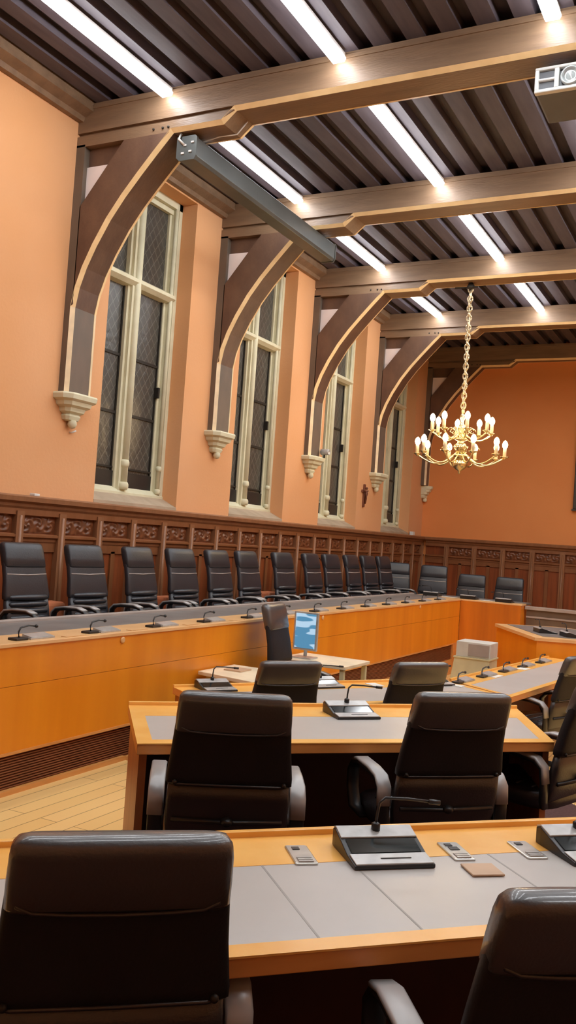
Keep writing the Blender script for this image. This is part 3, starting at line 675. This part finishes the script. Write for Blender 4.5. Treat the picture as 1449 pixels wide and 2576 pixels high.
# monitor with blue picture
md_ = empty('side_table', (2.0, 7.5, -.2), label='small pale table behind the clerk chair carrying the blue monitor', cat='table')
MB().box(.01, .72, 0, .6, .73, .76).build('tabletop', 'table_white', md_, .004)
for lx, ly in ((.04, .04), (.68, .04), (.04, .56), (.68, .56)): MB().box(lx-.02, lx+.02, ly-.02, ly+.02, 0, .73).build('leg', 'box_green', md_)
mo = empty('computer_monitor', (2.205, 7.7, .56), label='computer monitor showing a blue and white picture, in front of bench', cat='monitor')
b = MB(); b.box(-.125, .125, 0, .03, .075, .435); b.build('bezel', 'silver', mo, .005)
def blue_mat():
    m = bpy.data.materials.new('blue_lit_picture'); m.use_nodes = True; nt = m.node_tree; b = nt.nodes['Principled BSDF']
    tc = nt.nodes.new('ShaderNodeTexCoord'); mp = nt.nodes.new('ShaderNodeMapping'); mp.inputs['Rotation'].default_value = (0, math.radians(55), 0); mp.inputs['Scale'].default_value = (3, 1, 11)
    no = nt.nodes.new('ShaderNodeTexNoise'); no.inputs['Scale'].default_value = 1.3; no.inputs['Detail'].default_value = 1
    cr = nt.nodes.new('ShaderNodeValToRGB'); e = cr.color_ramp.elements; e[0].position = .52; e[0].color = (.045, .15, .25, 1); e[1].position = .56; e[1].color = (.26, .37, .47, 1)
    nt.links.new(tc.outputs['Object'], mp.inputs[0]); nt.links.new(mp.outputs[0], no.inputs['Vector']); nt.links.new(no.outputs['Fac'], cr.inputs[0])
    b.inputs['Base Color'].default_value = (.02, .02, .02, 1); b.inputs['Roughness'].default_value = .3
    nt.links.new(cr.outputs[0], b.inputs['Emission Color']); b.inputs['Emission Strength'].default_value = 0.62
    return m
MB().box(-.105, .105, -.003, .0, .095, .42).build('display', blue_mat(), mo)
b = MB(); b.tube([(0, .03, .02), (0, .04, .2)], .018, 8); b.prism_z([(-.1, -.06), (.1, -.06), (.1, .1), (-.1, .1)], 0, .012); b.build('stand', 'silver', mo)

# pale cabinet
cb = empty('pale_cabinet', (3.0, 9.95, -.2), label='pale green cabinet with recessed grey upper panel below far bench', cat='cabinet')
b = MB(); b.prism_y([(-.10, 0), (.41, 0), (.40, .68), (-.0, .68)], 0, .35); b.build('body', 'box_green', cb, .006)
b = MB(); b.box(.01, .40, .02, .35, .69, .86); b.build('upper_box', 'box_top', cb, .006)
b = MB(); b.box(.15, .385, .012, .022, .71, .84); b.build('recessed_panel', 'rail_pale', cb)
b = MB(); b.box(-.01, .41, -.01, .36, .675, .69); b.build('ledge', 'box_green', cb)

# ------------------------------------------------------------------ microphone consoles and desk fittings
def make_console():
    r = empty('microphone_console')
    b = MB(); b.loft([[(-.125, -.10, 0), (.125, -.10, 0), (.125, -.10, .012), (-.125, -.10, .012)], [(-.125, -.03, 0), (.125, -.03, 0), (.125, -.03, .02), (-.125, -.03, .02)],
                      [(-.125, .09, 0), (.125, .09, 0), (.125, .09, .058), (-.125, .09, .058)], [(-.122, .12, 0), (.122, .12, 0), (.122, .12, .05), (-.122, .12, .05)]], smooth=False)
    b.build('body', 'black', r, .003)
    b = MB(); b.loft([[(-.12, -.098, .012), (.12, -.098, .012), (.12, -.098, .017), (-.12, -.098, .017)], [(-.12, -.035, .0195), (.12, -.035, .0195), (.12, -.035, .0245), (-.12, -.035, .0245)]], smooth=False)
    b.build('front_plate', 'silver', r, .002)
    b = MB(); b.box(-.035, .06, -.070, -.066, .0195, .0225); b.build('card_slot', 'black', r)
    b = MB(); b.loft([[(-.11, -.028, .021), (.11, -.028, .021), (.11, -.028, .024), (-.11, -.028, .024)], [(-.11, .035, .040), (.11, .035, .040), (.11, .035, .043), (-.11, .035, .043)]], smooth=False)
    b.build('display', 'glass_dark', r)
    b = MB(); b.loft([[(-.122, .04, .042), (.122, .04, .042), (.122, .04, .048), (-.122, .04, .048)], [(-.122, .095, .058), (.122, .095, .058), (.122, .095, .064), (-.122, .095, .064)], [(-.118, .125, .048), (.118, .125, .048), (.118, .125, .054), (-.118, .125, .054)]], smooth=False)
    b.build('top_plate', 'silver', r, .002)
    P = [(0, .075, .06), (.004, .08, .10), (.012, .085, .135), (.03, .085, .15), (.10, .08, .148), (.17, .07, .142)]
    b = MB(); b.tube(P, .0045, 8); b.tube([(.17, .07, .142), (.205, .065, .139)], .008, 8); b.lathe([(.014, .055), (.014, .075), (.006, .08)], (0, .075, 0), 10); b.build('microphone', 'black', r)
    return r
con = make_console(); usedC = [False]
def put(proto, used, x, y, z, rz, label, group, cat):
    o = proto if not used[0] else copy_tree(proto); used[0] = True
    o.location = (x, y, z); o.rotation_euler = (0, 0, rz); tag(o, label, cat, group); return o
a1 = math.atan2(d1.y, d1.x)
GC = 'microphone consoles on the desks'
put(con, usedC, 4.975, 2.578, .75, a1-.06, 'silver and black microphone console on the nearest desk', GC, 'microphone console')
put(con, usedC, 5.50, 3.03, .75, a1-.03, 'microphone console at the right edge of the nearest desk', GC, 'microphone console')
put(con, usedC, 4.04, 4.53, .75, math.radians(48), 'microphone console on the middle desk between the two chairs', GC, 'microphone console')
n3 = Vector((4.28-2.92, 7.20-5.05)).normalized(); p3 = Vector((2.92, 5.05)); m3 = Vector((-n3.y, n3.x))
a3 = math.atan2(n3.y, n3.x)
for s, t_, lb_ in ((.28, .66, 'microphone console at the left end of the lower desk'), (1.22, .66, 'microphone console on the lower desk behind the left chair'), (2.30, .62, 'microphone console at the right end of the lower desk, stem leaning right')):
    q = p3+n3*s+m3*t_; put(con, usedC, q.x, q.y, .55, a3, lb_, GC, 'microphone console')
n4 = Vector((4.62-4.28, 10.3-7.22)).normalized(); p4 = Vector((4.28, 7.22)); m4 = Vector((-n4.y, n4.x)); a4 = math.atan2(n4.y, n4.x)
def make_unit():
    r = empty('bench_microphone')
    b = MB(); b.box(-.11, .11, -.045, .045, 0, .012); b.loft([[(-.10, -.04, .012), (.10, -.04, .012), (.10, -.04, .016), (-.10, -.04, .016)], [(-.10, .04, .012), (.10, .04, .012), (.10, .04, .030), (-.10, .04, .030)]], smooth=False); b.build('unit', 'silver', r, .002)
    b = MB(); b.box(-.23, -.125, -.04, .035, 0, .016); b.build('speaker_base', 'black', r, .004)
    b = MB(); b.tube([(-.17, 0, .014), (-.175, 0, .05), (-.16, 0, .075), (-.09, 0, .085), (-.03, 0, .078)], .006, 6); b.sphere((-.02, 0, .077), .012, 8, 5); b.build('microphone', 'black', r)
    return r
un = make_unit(); usedU = [False]
for k, s in enumerate((.45, 1.0, 1.55, 2.1, 2.65)):
    q = p4+n4*s+m4*.57; put(un, usedU, q.x, q.y, .55, a4, '%s low microphone unit along the right desk wing from the front' % ORD[k], 'microphone units on the right desk wing', 'microphone unit')
for k, yy in enumerate([4.45, 5.14, 5.88, 6.60, 7.33, 8.02, 8.75, 9.45, 10.15, 10.85, 11.55, 12.25, 12.95]):
    put(un, usedU, BX-.09, yy, .93, PI/2, '%s silver microphone unit from the left along the long bench' % ORD[k], 'microphone units along the long bench', 'microphone unit')
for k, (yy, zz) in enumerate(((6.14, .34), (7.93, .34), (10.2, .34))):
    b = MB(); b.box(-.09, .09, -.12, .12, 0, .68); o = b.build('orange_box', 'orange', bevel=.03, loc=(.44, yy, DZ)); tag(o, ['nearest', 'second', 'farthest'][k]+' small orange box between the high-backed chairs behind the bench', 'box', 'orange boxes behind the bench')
for k, xx in enumerate((1.45, 2.05, 2.60)):
    put(con, usedC, xx, 13.84, .932, PI, '%s microphone console from the left on the return bench' % ORD[k], GC, 'microphone console')
for k, (xx, yy) in enumerate(((3.75, 11.2), (4.1, 11.0))):
    put(con, usedC, xx, yy, .754, math.radians(120), ['left', 'right'][k]+' console with long stem on the far amber desk', GC, 'microphone console')

# socket plates let into the desk band
def make_socket(kind):
    r = empty('socket_plate')
    b = MB(); ring = lambda z, e: [(x, y, z) for x, y in [(-.030+e, -.075+e), (.030-e, -.075+e), (.034-e, -.07+e), (.034-e, .07-e), (.030-e, .075-e), (-.030+e, .075-e), (-.034+e, .07-e), (-.034+e, -.07+e)]]
    b.loft([ring(0, 0), ring(.004, 0), ring(.0055, .003)], smooth=False); b.build('plate', 'steel', r)
    b = MB()
    for q in range(3): b.box(-.022, .022, -.066+.014*q, -.058+.014*q, .0055, .0085)
    b.build('ribs', 'silver', r)
    b = MB(); b.box(-.018, .004, .035, .055, .005, .0075)
    if kind: b.box(-.016, .014, .0, .026, .005, .0075)
    b.build('socket', 'black', r)
    return r
sA = make_socket(0); sB = make_socket(1)
for o, x_, y_, lb_ in ((sA, 4.773, 2.432, 'steel socket plate let into nearest desk left of the console'), (sB, 5.142, 2.765, 'steel plate with dark sockets right of the nearest console'), (copy_tree(sA), 5.325, 2.925, 'steel plate with small paper tag near the right edge console')):
    o.location = (x_, y_, .75); o.rotation_euler = (0, 0, a1-.1); tag(o, lb_, 'socket plate', 'steel socket plates on the nearest desk')
b = MB(); b.box(-.05, .05, -.045, .045, 0, .006)
o = b.build('wood_card', 'card', bevel=.002, loc=(5.255, 2.655, .7505)); o.rotation_euler = (0, 0, a1-.1)
tag(o, 'tan flat card overlapping the leather of the nearest desk', 'card')
# papers
def sheet(x, y, z, sx, sy, rz, label, m='paper', cat='paper'):
    b = MB(); b.box(-sx/2, sx/2, -sy/2, sy/2, 0, .003); o = b.build('paper_sheet', m, loc=(x, y, z)); o.rotation_euler = (0, 0, rz); tag(o, label, cat); return o
q = p3+n3*.62+m3*.40; 
q = p3+n3*1.7+m3*.66; sheet(q.x, q.y, .5505, .10, .14, a3, 'small white paper by the lower desk console')
q = p4+n4*.12+m4*.52; sheet(q.x, q.y, .5505, .10, .13, a4, 'white paper at the front of the right desk wing')
q = p4+n4*1.0+m4*.49; sheet(q.x, q.y, .5505, .20, .05, a4, 'narrow white paper beside the second wing microphone')
q = p4+n4*1.8+m4*.52; sheet(q.x, q.y, .5505, .16, .10, a4, 'white paper between third and fourth wing microphones')
for k, xx in enumerate((1.74, 2.33)):
    sheet(xx, 13.8, .9315, .22, .16, 0, ['white paper on the return bench at the corner', 'white paper on the return bench near its right console'][k])
for k, yy in enumerate((4.74, 5.44, 6.17, 6.89)):
    sheet(BX-.04, yy, .9312, .20, .05, PI/2, 'narrow pale name strip on long bench between %s and %s units' % (ORD[k], ORD[k+1]), 'bench_edge', 'name strip')
